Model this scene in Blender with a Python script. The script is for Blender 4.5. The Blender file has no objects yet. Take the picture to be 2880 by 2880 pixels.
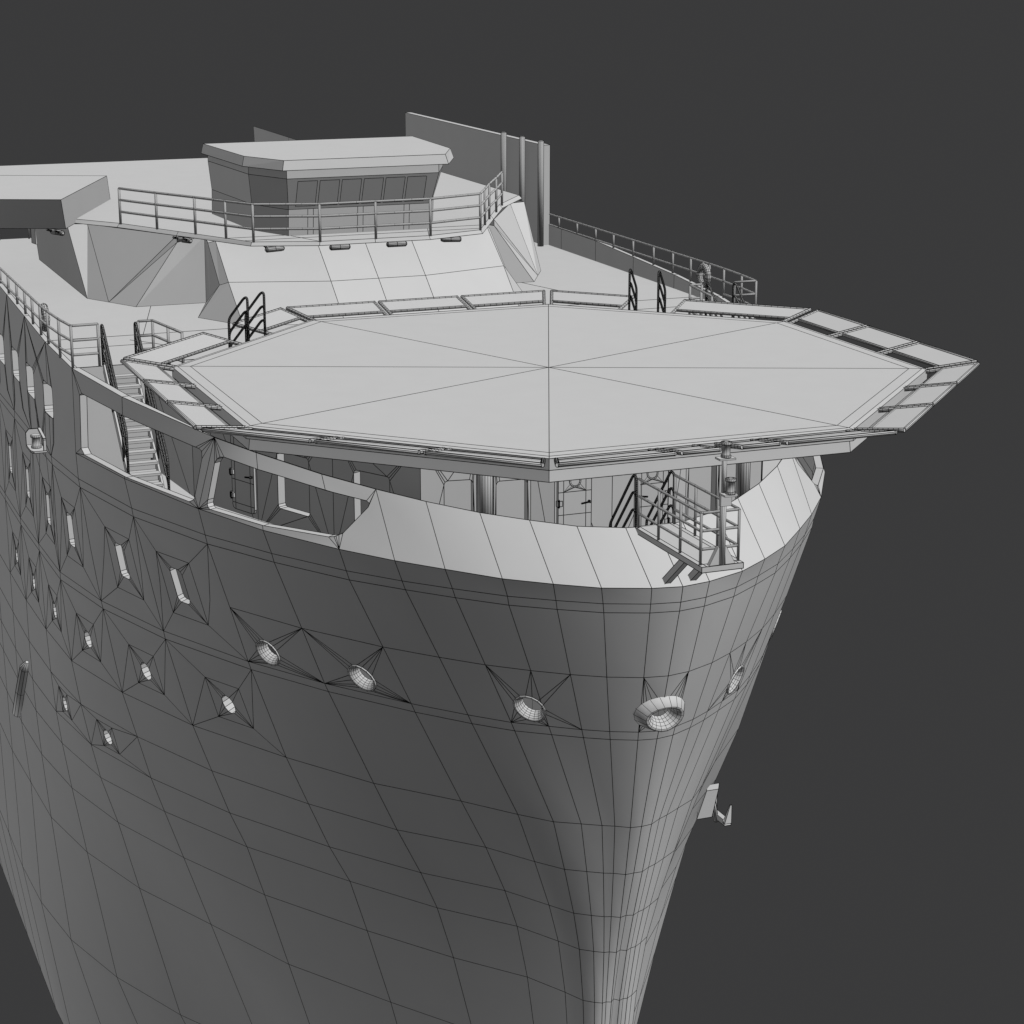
import bpy, math, random
from mathutils import Vector
from mathutils.geometry import delaunay_2d_cdt
# Ship frame: x forward, y to port, z up, helideck centre at the origin. SC turns the
# ship's survey units into metres.
SC = 0.8
col = bpy.context.scene.collection

# ------------------------------------------------------------------ materials
def clay(name, v, rough=1.0):
    m = bpy.data.materials.new(name); m.use_nodes = True
    nt = m.node_tree; b = nt.nodes['Principled BSDF']
    tc = nt.nodes.new('ShaderNodeTexCoord'); nz = nt.nodes.new('ShaderNodeTexNoise')
    nz.inputs['Scale'].default_value = 1.3; nz.inputs['Detail'].default_value = 4
    mr = nt.nodes.new('ShaderNodeMapRange')
    mr.inputs['To Min'].default_value = v*0.975; mr.inputs['To Max'].default_value = v*1.025
    cb = nt.nodes.new('ShaderNodeCombineColor')
    nt.links.new(tc.outputs['Object'], nz.inputs['Vector'])
    nt.links.new(nz.outputs['Fac'], mr.inputs['Value'])
    for c in ('Red', 'Green', 'Blue'): nt.links.new(mr.outputs['Result'], cb.inputs[c])
    nt.links.new(cb.outputs['Color'], b.inputs['Base Color'])
    b.inputs['Roughness'].default_value = rough
    b.inputs['Specular IOR Level'].default_value = 0.0
    return m
CLAY = clay('grey_clay', 0.70)
LINE = bpy.data.materials.new('black_line'); LINE.use_nodes = True
_b = LINE.node_tree.nodes['Principled BSDF']
_n = LINE.node_tree.nodes.new('ShaderNodeTexNoise'); _n.inputs['Scale'].default_value = 40
_m = LINE.node_tree.nodes.new('ShaderNodeMapRange'); _m.inputs['To Min'].default_value = .003; _m.inputs['To Max'].default_value = .006
LINE.node_tree.links.new(_n.outputs['Fac'], _m.inputs['Value'])
_c = LINE.node_tree.nodes.new('ShaderNodeCombineColor')
for _k in ('Red', 'Green', 'Blue'): LINE.node_tree.links.new(_m.outputs['Result'], _c.inputs[_k])
LINE.node_tree.links.new(_c.outputs['Color'], _b.inputs['Base Color'])
_b.inputs['Roughness'].default_value = 1; _b.inputs['Specular IOR Level'].default_value = 0

V = Vector
ORG = {}             # where the origin of each object lies, in ship units
WR = 0.0105          # half width of the drawn mesh lines

class MB:
    """collects geometry of one part; build() links it as ONE mesh object"""
    def __init__(s): s.v = []; s.f = []; s.sm = []; s.w = {}
    def add(s, p): s.v.append(V(p)); return len(s.v)-1
    def face(s, idx, smooth=False, wire=True):
        s.f.append(tuple(idx)); s.sm.append(smooth)
        if wire:
            for a, b in zip(idx, list(idx[1:])+[idx[0]]): s.wire(a, b)
    def wire(s, a, b): s.w[(min(a, b), max(a, b))] = 1
    def line(s, p, q):
        s.w[(s.add(p), s.add(q))] = 1
    def poly(s, pts, smooth=False, wire=True):
        s.face([s.add(p) for p in pts], smooth, wire)
    def prism(s, bot, top, wire=True, caps=True):
        n = len(bot); a = [s.add(p) for p in bot]; b = [s.add(p) for p in top]
        for i in range(n):
            j = (i+1) % n; s.face((a[i], a[j], b[j], b[i]), wire=wire)
        if caps: s.face(b, wire=wire); s.face(a[::-1], wire=wire)
    def box(s, lo, hi, wire=True):
        x0, y0, z0 = lo; x1, y1, z1 = hi
        s.prism([(x0, y0, z0), (x1, y0, z0), (x1, y1, z0), (x0, y1, z0)],
                [(x0, y0, z1), (x1, y0, z1), (x1, y1, z1), (x0, y1, z1)], wire)
    def bar(s, p, q, w, h, wire=True):
        p, q = V(p), V(q); d = (q-p).normalized()
        up = V((0, 0, 1)) if abs(d.z) < .9 else V((1, 0, 0))
        a = d.cross(up).normalized()*w/2; b = a.cross(d).normalized()*h/2
        s.prism([p-a-b, p+a-b, p+a+b, p-a+b], [q-a-b, q+a-b, q+a+b, q-a+b], wire)
    def tube(s, path, r, n=8, rings=None, wire=True, cap=True, closed=False):
        path = [V(p) for p in path]
        if rings:                                    # extra cross rings every `rings` units
            out = []
            for p, q in zip(path, path[1:]):
                k = max(1, int((q-p).length/rings))
                out += [p.lerp(q, i/k) for i in range(k)]
            path = out+[path[-1]]
        m = len(path); loops = []; ref = None
        for i, p in enumerate(path):
            if closed: d = (path[(i+1) % m]-path[i-1]).normalized()
            else:
                d0 = (path[i]-path[i-1]).normalized() if i else None
                d1 = (path[i+1]-path[i]).normalized() if i < m-1 else None
                d = (d0 or d1) if not (d0 and d1) else (d0+d1).normalized()
            if ref is None: ref = V((0, 0, 1)) if abs(d.z) < .8 else V((1, 0.2, 0))
            a = (ref-d*ref.dot(d)).normalized(); b = d.cross(a); ref = a
            rr = r[i] if isinstance(r, (list, tuple)) else r
            loops.append([s.add(p+(a*math.cos(t)+b*math.sin(t))*rr) for t in (2*math.pi*(k+.5)/n for k in range(n))])
        for i in range(m if closed else m-1):
            L0, L1 = loops[i], loops[(i+1) % m]
            for k in range(n): s.face((L0[k], L0[(k+1) % n], L1[(k+1) % n], L1[k]), True, wire)
        if cap and not closed:
            s.face(loops[0][::-1], False, wire); s.face(loops[-1], False, wire)
    def lathe(s, c, prof, n=12, axis=(0, 0, 1), wire=True):
        c = V(c); ax = V(axis).normalized(); a = ax.orthogonal().normalized(); b = ax.cross(a); L = []
        for r, h in prof:
            L.append([s.add(c+ax*h+(a*math.cos(t)+b*math.sin(t))*r) for t in (2*math.pi*k/n for k in range(n))])
        for i in range(len(L)-1):
            for k in range(n): s.face((L[i][k], L[i][(k+1) % n], L[i+1][(k+1) % n], L[i+1][k]), True, wire)
        s.face(L[0][::-1], False, wire); s.face(L[-1], False, wire)
    def build(s, name, parent=None, wr=WR, mirror=False, label=None, cat=None, group=None, mat=None):
        sg = V((1, -1, 1)) if mirror else V((1, 1, 1))
        org = ORG[parent.name] if parent is not None else V((0, 0, 0))
        vs = [V((p.x, p.y*sg.y, p.z)) for p in s.v]
        faces = [tuple(reversed(f)) if mirror else f for f in s.f]
        mi = [0]*len(faces); sm = list(s.sm)
        out = list(vs); nb = len(vs)
        for a, b in s.w:
            p, q = vs[a], vs[b]; d = q-p
            if d.length < 1e-4: continue
            d.normalize(); u = (V((0, 0, 1)) if abs(d.z) < .9 else V((1, 0, 0))).cross(d).normalized(); w = d.cross(u)
            k = len(out)
            for e in (p, q):
                for t in (u, w, -u, -w): out.append(e+t*wr)
            for i in range(4):
                j = (i+1) % 4; faces.append((k+i, k+j, k+4+j, k+4+i)); mi.append(1); sm.append(False)
        if parent is None:
            if out: org = V((sum(p.x for p in vs)/nb, sum(p.y for p in vs)/nb, min(p.z for p in vs)))
        me = bpy.data.meshes.new(name)
        me.from_pydata([tuple((p-org)*SC) for p in out], [], faces)
        me.materials.append(mat or CLAY); me.materials.append(LINE)
        me.polygons.foreach_set('material_index', mi); me.polygons.foreach_set('use_smooth', sm)
        me.update()
        o = bpy.data.objects.new(name, me); col.objects.link(o)
        if parent is None: o.location = org*SC
        ORG[o.name] = org
        if parent is not None: o.parent = parent
        if label: o['label'] = label
        if cat: o['category'] = cat
        if group: o['group'] = group
        return o

def both(mb, name, parent, **k):
    """the same part on the starboard and on the port side"""
    l = k.pop('labels', (None, None))
    return mb.build(name, parent, label=l[0], **k), mb.build(name, parent, mirror=True, label=l[1], **k)

ship = bpy.data.objects.new('ship', None); col.objects.link(ship)
ship['label'] = 'large grey offshore ship with an octagonal helideck over its bow, drawn with black mesh lines'
ship['category'] = 'ship'
ORG['ship'] = V((-8, 0, -28)); ship.location = ORG['ship']*SC

# hull stations (bow to stern) x waterlines (top to keel), starboard side
GRID=[[(7.05,0,-2.74),(8.67,0,-3.87),(8.57,0,-4.3),(8.51,0,-4.55),(7.95,0,-6.44),(7.46,0,-8.1),(7.37,0,-8.35),(6.54,0,-11.13),(6.1,-0,-12.66),(5.65,-0,-14.11),(5.3,-0,-15.31),(4.9,-0,-17),(4.5,-0,-19.5),(3.7,-0,-24.5),(2,-0,-31)],
[(6.97,-0.79,-2.73),(8.55,-0.79,-3.86),(8.44,-0.76,-4.3),(8.38,-0.75,-4.55),(7.84,-0.63,-6.44),(7.35,-0.52,-8.1),(7.28,-0.5,-8.35),(6.5,-0.31,-11.13),(6.109,-0.248,-12.66),(5.709,-0.192,-14.11),(5.398,-0.155,-15.31),(5.042,-0.124,-17),(4.687,-0.099,-19.5),(3.976,-0.062,-24.5),(2.464,-0.019,-31)],
[(6.55,-1.94,-2.68),(8.1,-1.94,-3.85),(7.98,-1.84,-4.3),(7.94,-1.8,-4.55),(7.46,-1.48,-6.44),(7.04,-1.19,-8.1),(6.97,-1.14,-8.35),(6.26,-0.65,-11.13),(5.918,-0.52,-12.66),(5.568,-0.403,-14.11),(5.296,-0.325,-15.31),(4.984,-0.26,-17),(4.673,-0.208,-19.5),(4.051,-0.13,-24.5),(2.729,-0.039,-31)],
[(5.85,-2.94,-2.6),(7.42,-2.94,-3.83),(7.31,-2.82,-4.3),(7.27,-2.77,-4.55),(6.95,-2.26,-6.44),(6.65,-1.8,-8.1),(6.6,-1.73,-8.35),(6.1,-0.95,-11.13),(5.807,-0.76,-12.66),(5.507,-0.589,-14.11),(5.273,-0.475,-15.31),(5.007,-0.38,-17),(4.74,-0.304,-19.5),(4.207,-0.19,-24.5),(3.073,-0.057,-31)],
[(5.06,-3.98,-2.5),(6.6,-3.97,-3.81),(6.54,-3.81,-4.3),(6.51,-3.76,-4.55),(6.3,-3.08,-6.44),(6.12,-2.5,-8.1),(6.1,-2.41,-8.35),(5.8,-1.42,-11.13),(5.556,-1.136,-12.66),(5.306,-0.88,-14.11),(5.111,-0.71,-15.31),(4.889,-0.568,-17),(4.667,-0.454,-19.5),(4.222,-0.284,-24.5),(3.278,-0.085,-31)],
[(4.06,-5.07,-2.35),(5.44,-5.06,-3.77),(5.44,-4.87,-4.3),(5.44,-4.79,-4.55),(5.47,-4,-6.44),(5.5,-3.3,-8.1),(5.5,-3.2,-8.35),(5.4,-2.05,-11.13),(5.204,-1.64,-12.66),(5.004,-1.271,-14.11),(4.849,-1.025,-15.31),(4.671,-0.82,-17),(4.493,-0.656,-19.5),(4.138,-0.41,-24.5),(3.382,-0.123,-31)],
[(2.95,-6.05,-2.2),(4.35,-6.03,-3.74),(4.35,-5.84,-4.3),(4.34,-5.75,-4.55),(4.48,-4.9,-6.44),(4.58,-4.15,-8.1),(4.6,-4.05,-8.35),(4.6,-2.75,-11.13),(4.453,-2.2,-12.66),(4.303,-1.705,-14.11),(4.187,-1.375,-15.31),(4.053,-1.1,-17),(3.92,-0.88,-19.5),(3.653,-0.55,-24.5),(3.087,-0.165,-31)],
[(1.5,-7.07,-2.05),(3,-7.09,-3.69),(2.97,-6.9,-4.3),(3,-6.83,-4.55),(3.16,-6,-6.44),(3.24,-5.26,-8.1),(3.25,-5.16,-8.35),(3.2,-3.85,-11.13),(3.102,-3.1,-12.66),(3.002,-2.5,-14.11),(2.924,-2.1,-15.31),(2.836,-1.75,-17),(2.747,-1.4,-19.5),(2.569,-0.9,-24.5),(2.191,-0.3,-31)],
[(-0.37,-8.33,-1.78),(0.74,-8.5,-3.63),(0.72,-8.28,-4.3),(0.73,-8.22,-4.55),(0.88,-7.55,-6.44),(0.88,-6.95,-8.1),(0.88,-6.85,-8.35),(1.13,-5.68,-11.13),(1.081,-5,-12.66),(1.031,-4.3,-14.11),(0.992,-3.8,-15.31),(0.948,-3.3,-17),(0.903,-2.7,-19.5),(0.814,-1.8,-24.5),(0.626,-0.5,-31)],
[(-1.57,-9.17,-1.55),(-1.7,-9.66,-3.54),(-1.7,-9.5,-4.3),(-1.65,-9.46,-4.55),(-1.63,-8.9,-6.44),(-1.64,-8.43,-8.1),(-1.64,-8.35,-8.35),(-1.61,-7.42,-11.13),(-1.61,-6.8,-12.66),(-1.61,-6.2,-14.11),(-1.61,-5.6,-15.31),(-1.61,-5.1,-17),(-1.61,-4.4,-19.5),(-1.61,-3.2,-24.5),(-1.61,-0.9,-31)],
[(-5.6,-10.85,-1.1),(-5.2,-10.97,-3.4),(-5.22,-10.8,-4.3),(-5.2,-10.77,-4.55),(-5.19,-10.38,-6.44),(-5.19,-10.05,-8.1),(-5.16,-10.01,-8.35),(-5.1,-9.32,-11.13),(-5.1,-8.8,-12.66),(-5.1,-8.3,-14.11),(-5.1,-7.8,-15.31),(-5.1,-7.3,-17),(-5.1,-6.6,-19.5),(-5.1,-5.2,-24.5),(-5.1,-1.6,-31)],
[(-9.5,-11.56,-0.95),(-9.4,-11.6,-3.55),(-9.2,-11.6,-4.3),(-9.1,-11.58,-4.55),(-8.9,-11.4,-6.44),(-8.77,-11.19,-8.1),(-8.72,-11.15,-8.35),(-8.7,-10.7,-11.13),(-8.7,-10.3,-12.66),(-8.7,-9.93,-14.11),(-8.7,-9.55,-15.31),(-8.7,-9,-17),(-8.7,-8.2,-19.5),(-8.7,-6.6,-24.5),(-8.7,-4,-31)],
[(-12.6,-11.82,-0.67),(-12.426,-11.863,-3.82),(-12.4,-11.87,-4.3),(-12.3,-11.87,-4.55),(-12.32,-11.85,-6.44),(-12.28,-11.83,-8.1),(-12.25,-11.83,-8.35),(-12.25,-11.63,-11.13),(-12.25,-11.41,-12.66),(-12.25,-11.15,-14.11),(-12.25,-10.9,-15.31),(-12.25,-10.4,-17),(-12.25,-9.8,-19.5),(-12.25,-8.6,-24.5),(-12.25,-6,-31)],
[(-16.2,-11.88,-0.44),(-15.937,-11.906,-3.82),(-15.9,-11.91,-4.3),(-15.85,-11.92,-4.55),(-15.83,-11.92,-6.44),(-15.83,-11.92,-8.1),(-15.83,-11.91,-8.35),(-15.8,-11.85,-11.13),(-15.8,-11.78,-12.66),(-15.8,-11.68,-14.11),(-15.8,-11.54,-15.31),(-15.8,-11.3,-17),(-15.8,-10.9,-19.5),(-15.8,-10.1,-24.5),(-15.8,-8,-31)],
[(-19.8,-11.89,-0.29),(-19.536,-11.916,-3.82),(-19.5,-11.92,-4.3),(-19.4,-11.95,-4.55),(-19.38,-11.96,-6.44),(-19.37,-11.97,-8.1),(-19.33,-11.97,-8.35),(-19.35,-11.95,-11.13),(-19.35,-11.94,-12.66),(-19.35,-11.9,-14.11),(-19.35,-11.85,-15.31),(-19.35,-11.75,-17),(-19.35,-11.55,-19.5),(-19.35,-11.1,-24.5),(-19.35,-9.5,-31)],
[(-23.4,-11.9,-0.14),(-23.002,-11.953,-3.82),(-22.95,-11.96,-4.3),(-22.95,-11.96,-4.55),(-22.95,-11.96,-6.44),(-22.95,-11.96,-8.1),(-22.95,-11.96,-8.35),(-22.95,-11.96,-11.13),(-22.95,-11.95,-12.66),(-22.95,-11.94,-14.11),(-22.95,-11.93,-15.31),(-22.95,-11.9,-17),(-22.95,-11.7,-19.5),(-22.95,-11.6,-24.5),(-22.95,-10.65,-31)],
[(-26.95,-11.92,-0.11),(-26.552,-11.955,-3.82),(-26.5,-11.96,-4.3),(-26.5,-11.96,-4.55),(-26.5,-11.96,-6.44),(-26.5,-11.96,-8.1),(-26.5,-11.96,-8.35),(-26.5,-11.96,-11.13),(-26.5,-11.95,-12.66),(-26.5,-11.94,-14.11),(-26.5,-11.93,-15.31),(-26.5,-11.9,-17),(-26.5,-11.85,-19.5),(-26.5,-11.75,-24.5),(-26.5,-10.8,-31)],
[(-30.5,-11.92,-0.08),(-30.101,-11.955,-3.82),(-30.05,-11.96,-4.3),(-30.05,-11.96,-4.55),(-30.05,-11.96,-6.44),(-30.05,-11.96,-8.1),(-30.05,-11.96,-8.35),(-30.05,-11.96,-11.13),(-30.05,-11.95,-12.66),(-30.05,-11.94,-14.11),(-30.05,-11.93,-15.31),(-30.05,-11.9,-17),(-30.05,-11.85,-19.5),(-30.05,-11.75,-24.5),(-30.05,-10.8,-31)],
[(-34.05,-11.92,-0.05),(-33.651,-11.955,-3.82),(-33.6,-11.96,-4.3),(-33.6,-11.96,-4.55),(-33.6,-11.96,-6.44),(-33.6,-11.96,-8.1),(-33.6,-11.96,-8.35),(-33.6,-11.96,-11.13),(-33.6,-11.95,-12.66),(-33.6,-11.94,-14.11),(-33.6,-11.93,-15.31),(-33.6,-11.9,-17),(-33.6,-11.85,-19.5),(-33.6,-11.75,-24.5),(-33.6,-10.8,-31)],
[(-37.6,-11.92,-0.02),(-37.2,-11.956,-3.82),(-37.15,-11.96,-4.3),(-37.15,-11.96,-4.55),(-37.15,-11.96,-6.44),(-37.15,-11.96,-8.1),(-37.15,-11.96,-8.35),(-37.15,-11.96,-11.13),(-37.15,-11.95,-12.66),(-37.15,-11.94,-14.11),(-37.15,-11.93,-15.31),(-37.15,-11.9,-17),(-37.15,-11.85,-19.5),(-37.15,-11.75,-24.5),(-37.15,-10.8,-31)],
[(-41.15,-11.92,0.01),(-40.75,-11.956,-3.82),(-40.7,-11.96,-4.3),(-40.7,-11.96,-4.55),(-40.7,-11.96,-6.44),(-40.7,-11.96,-8.1),(-40.7,-11.96,-8.35),(-40.7,-11.96,-11.13),(-40.7,-11.95,-12.66),(-40.7,-11.94,-14.11),(-40.7,-11.93,-15.31),(-40.7,-11.9,-17),(-40.7,-11.85,-19.5),(-40.7,-11.75,-24.5),(-40.7,-10.8,-31)],
[(-44.7,-11.92,0.04),(-44.3,-11.956,-3.82),(-44.25,-11.96,-4.3),(-44.25,-11.96,-4.55),(-44.25,-11.96,-6.44),(-44.25,-11.96,-8.1),(-44.25,-11.96,-8.35),(-44.25,-11.96,-11.13),(-44.25,-11.95,-12.66),(-44.25,-11.94,-14.11),(-44.25,-11.93,-15.31),(-44.25,-11.9,-17),(-44.25,-11.85,-19.5),(-44.25,-11.75,-24.5),(-44.25,-10.8,-31)],
[(-52.7,-11.92,0.04),(-52.3,-11.956,-3.82),(-52.25,-11.96,-4.3),(-52.25,-11.96,-4.55),(-52.25,-11.96,-6.44),(-52.25,-11.96,-8.1),(-52.25,-11.96,-8.35),(-52.25,-11.96,-11.13),(-52.25,-11.95,-12.66),(-52.25,-11.94,-14.11),(-52.25,-11.93,-15.31),(-52.25,-11.9,-17),(-52.25,-11.85,-19.5),(-52.25,-11.75,-24.5),(-52.25,-10.8,-31)],
[(-60.7,-11.92,0.04),(-60.3,-11.956,-3.82),(-60.25,-11.96,-4.3),(-60.25,-11.96,-4.55),(-60.25,-11.96,-6.44),(-60.25,-11.96,-8.1),(-60.25,-11.96,-8.35),(-60.25,-11.96,-11.13),(-60.25,-11.95,-12.66),(-60.25,-11.94,-14.11),(-60.25,-11.93,-15.31),(-60.25,-11.9,-17),(-60.25,-11.85,-19.5),(-60.25,-11.75,-24.5),(-60.25,-10.8,-31)],
[(-68.7,-11.92,0.04),(-68.3,-11.956,-3.82),(-68.25,-11.96,-4.3),(-68.25,-11.96,-4.55),(-68.25,-11.96,-6.44),(-68.25,-11.96,-8.1),(-68.25,-11.96,-8.35),(-68.25,-11.96,-11.13),(-68.25,-11.95,-12.66),(-68.25,-11.94,-14.11),(-68.25,-11.93,-15.31),(-68.25,-11.9,-17),(-68.25,-11.85,-19.5),(-68.25,-11.75,-24.5),(-68.25,-10.8,-31)],
[(-76.7,-11.92,0.04),(-76.3,-11.956,-3.82),(-76.25,-11.96,-4.3),(-76.25,-11.96,-4.55),(-76.25,-11.96,-6.44),(-76.25,-11.96,-8.1),(-76.25,-11.96,-8.35),(-76.25,-11.96,-11.13),(-76.25,-11.95,-12.66),(-76.25,-11.94,-14.11),(-76.25,-11.93,-15.31),(-76.25,-11.9,-17),(-76.25,-11.85,-19.5),(-76.25,-11.75,-24.5),(-76.25,-10.8,-31)]]
CAMP = (53.36532, -22.22460, 11.66399)
CAMR = ((0.368054, 0.929805, 1.9e-05), (-0.245696, 0.097237, 0.964458), (-0.896755, 0.354977, -0.264237))
LIGHTS = [('key_lamp', (.42, .34, .85), 1.62, 20), ('front_lamp', (.52, 0, .86), 1.0, 20), ('rim_lamp', (-.72, -.46, -.52), 1.0, 20), ('port_lamp', (.72, .68, -.12), .42, 20)]

# ------------------------------------------------------------------ hull surface
NR = 15; NST = 26
def P(s, r):
    """point of the hull at station s (0 bow .. 25 aft, negative = port) and waterline r"""
    sg = -1 if s < 0 else 1; s = abs(s)
    i = min(int(s), NST-2); j = min(int(r), NR-2); u = s-i; v = r-j
    q = (V(GRID[i][j])*(1-u)+V(GRID[i+1][j])*u)*(1-v)+(V(GRID[i][j+1])*(1-u)+V(GRID[i+1][j+1])*u)*v
    if sg < 0: q.y = -q.y
    return q
def Nrm(s, r, e=.04):
    a = P(s+e, r)-P(s-e, r); b = P(s, min(r+e, 14))-P(s, r-e); n = a.cross(b).normalized()
    c = P(s, r); o = V((c.x-30, 0, c.z))             # outwards = away from a far inner point
    return n if n.dot(c-o) > 0 else -n
def z2r(z, s):
    s = abs(s)
    for j in range(NR-1):
        a, b = P(s, j).z, P(s, j+1).z
        if a >= z >= b: return j+(a-z)/(a-b)
    return 14
def round_rect(w, h, c, k=2):
    pts = []
    for sx, sy, a0 in ((1, 1, 0), (-1, 1, 90), (-1, -1, 180), (1, -1, 270)):
        for i in range(k+1):
            a = math.radians(a0+90*i/k); pts.append((sx*(w/2-c)+c*math.cos(a), sy*(h/2-c)+c*math.sin(a)))
    return pts
def circle(rx, rz, n): return [(rx*math.cos(2*math.pi*i/n), rz*math.sin(2*math.pi*i/n)) for i in range(n)]
def hole_at(s0, z0, pts):
    """outline pts (along the hull, up) round station s0, height z0 -> (s, r) pairs"""
    r0 = z2r(z0, s0); ds = (P(s0+.05, r0)-P(s0-.05, r0)); ds.z = 0; L = ds.length/.1
    out = []
    for u, w in pts:
        s = s0-u/L; out.append((s, z2r(z0+w, s)))
    return out
def inside(pt, poly):
    x, y = pt; c = False; n = len(poly)
    for i in range(n):
        x0, y0 = poly[i]; x1, y1 = poly[i-1]
        if (y0 > y) != (y1 > y) and x < (x1-x0)*(y-y0)/(y1-y0)+x0: c = not c
    return c
def sheet(mb, grid_lines, fan_lines, holes, plain=(), thick=None, smooth=True, wire=True, bound=None):
    """triangulates part of the hull in (s, r) space with holes; grid and fan lines become drawn lines"""
    vs = []; ix = {}
    def vid(p):
        k = (round(p[0], 4), round(p[1], 4))
        if k not in ix: ix[k] = len(vs); vs.append(V((k[0], k[1])))
        return ix[k]
    edges = []; kind = []
    def ed(p, q, k):
        a, b = vid(p), vid(q)
        if a != b: edges.append((a, b)); kind.append(k)
    for p, q in grid_lines: ed(p, q, 1)
    for p, q in fan_lines: ed(p, q, 1)
    for p, q in plain: ed(p, q, 0)
    for h in holes:
        for p, q in zip(h, h[1:]+h[:1]): ed(p, q, 1)
    ov, oe, of, _, orig_e, _ = delaunay_2d_cdt(vs, edges, [], 0, 1e-5)
    base = len(mb.v); pts = [P(p.x, p.y) for p in ov]
    if thick: pts = [p+thick(q.x, q.y) for p, q in zip(pts, ov)]
    mb.v += pts; used = set()
    for f in of:
        c = (sum(ov[i].x for i in f)/len(f), sum(ov[i].y for i in f)/len(f))
        if bound and not bound(c): continue
        if any(inside(c, h) for h in holes): continue
        g = tuple(base+i for i in f)
        n = (mb.v[g[1]]-mb.v[g[0]]).cross(mb.v[g[2]]-mb.v[g[0]])
        if n.dot(Nrm(*c)) < 0: g = g[::-1]
        mb.face(g, smooth, False)
        for a, b in zip(f, f[1:]+f[:1]): used.add((min(a, b), max(a, b)))
    if wire:
        for (a, b), og in zip(oe, orig_e):
            if (min(a, b), max(a, b)) in used and any(kind[k] for k in og if k < len(kind)): mb.wire(base+a, base+b)

def fans(hole, nodes):
    """join every outline point to the node that lies in its direction"""
    c = (sum(p[0] for p in hole)/len(hole), sum(p[1] for p in hole)/len(hole))
    w = max(abs(p[0]-c[0]) for p in hole); h = max(abs(p[1]-c[1]) for p in hole); out = []
    for p in hole:
        d = ((p[0]-c[0])/w, (p[1]-c[1])/h)
        def key(q):
            e = ((q[0]-c[0])/w, (q[1]-c[1])/h); L = math.hypot(*e); return (d[0]*e[0]+d[1]*e[1])/L
        out.append((max(nodes, key=key), p))
    return out
def cell(s0, s1, r0, r1, rc, rr, hole):
    """a framed cell round an opening: rectangle rc +- , ties to the cell corners, fans to the outline"""
    a, b = rc; c, d = rr
    R = [(a, c), (b, c), (b, d), (a, d)]; K = [(s0, r0), (s1, r0), (s1, r1), (s0, r1)]
    L = list(zip(R, R[1:]+R[:1]))+list(zip(R, K))+fans(hole, R)
    L += [(K[0], R[3]), (K[2], R[1])]
    return L

# --- openings of the hull side (starboard; mirrored to port)
big = [hole_at(s, -6.33, round_rect(.60, 1.06, .14)) for s in (9.60, 10.44, 11.56, 12.37, 13.42, 14.45)]
deckwin = [hole_at(s, -2.5, round_rect(1.42, 1.02, .16)) for s in (12.02, 12.9, 13.73, 14.62, 15.5)]
ports = [hole_at(s, -9.91, circle(.27, .29, 12)) for s in (9.46, 10.51, 11.54, 12.5, 13.48, 14.45)]
lows = [hole_at(s, -13.4, circle(.25, .27, 12)) for s in (11.62, 12.64)]
hawse = [hole_at(8.65, -7.59, circle(.42, .37, 16)), hole_at(7.47, -7.61, circle(.42, .37, 16)), hole_at(4.33, -7.60, circle(.42, .37, 16))]
fair = [(s, r) for s, r in hole_at(0.0, -7.55, circle(.52, .36, 18))]
grid = []
lim = 25
for s in range(-lim, lim+1):
    for r in range(1, 14):
        grid.append(((s, r), (s, r+1)))
rows_used = [1, 2, 3, 4, 5, 6, 7, 8, 9, 10, 11, 12, 13, 14]
plain = []
for r in rows_used:
    for s in range(-lim, lim):
        a, b = (s, r), (s+1, r); m = min(abs(s), abs(s+1))
        if r == 4 and m >= 9: plain.append((a, b))
        elif r == 1 and m >= 10: plain.append((a, b))
        else: grid.append((a, b))
sheer = []
for sg in (1, -1):
    for s in range(11, lim): sheer.append(((sg*s, 0), (sg*(s+1), 0)))
    for s in range(11, lim+1): sheer.append(((sg*s, 0), (sg*s, 1)))
def mir(L): return [tuple((-p[0], p[1]) for p in e) for e in L]
fan = []
for h, s0 in zip(big, (9, 10, 11, 12, 13, 14)):
    c = sum(p[0] for p in h)/len(h)
    fan += cell(s0, s0+1, 3, 5, (c-.23, c+.2), (3.47, 4.54), h)
for h, s0 in zip(ports, (9, 10, 11, 12, 13, 14)):
    c = sum(p[0] for p in h)/len(h)
    fan += cell(s0, s0+1, 6, 7, (c-.2, c+.18), (6.31, 6.765), h)
for h, s0 in zip(lows, (11, 12)):
    c = sum(p[0] for p in h)/len(h)
    fan += cell(s0, s0+1, 8, 9, (c-.14, c+.13), (8.175, 8.82), h)
fan += fans(hawse[0], [(8, 4), (9, 4), (9, 5), (8, 5)])+fans(hawse[1], [(7, 4), (8, 4), (8, 5), (7, 5)])
fan += fans(hawse[2], [(5, 4), (4, 4), (3, 4), (5, 5), (4, 5), (3, 5)])
ff = fans(fair, [(1, 4), (0, 4), (-1, 4), (1, 5), (0, 5), (-1, 5)])
for h in deckwin:
    c = sum(p[0] for p in h)/len(h); k = round(c)
    top = [(math.floor(c), 0), (math.ceil(c), 0)]; bot_ = [(math.floor(c), 2), (math.ceil(c), 2)]
    fan += fans([p for p in h if p[1] < .6], top)+fans([p for p in h if p[1] >= .6], bot_)
fan += [((12.42, 2.0), (13, 5)), ((12.42, 2.0), (12, 5)), ((12.42, 2.0), (12.2, .75)), ((12.42, 2.0), (12.7, .75)), ((12.42, 2.0), (13, 2))]
one = big+deckwin+ports+lows+hawse
holes = one+[[(-s, r) for s, r in h] for h in one]+[fair]
hull = MB()
sheet(hull, grid+sheer, fan+mir(fan)+ff, holes, plain, bound=lambda c: c[1] > 1 or abs(c[0]) > 11)
hull_o = hull.build('hull', ship, wr=.0105, label='grey ship hull plating below the bulwark, with black mesh lines')

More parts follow.
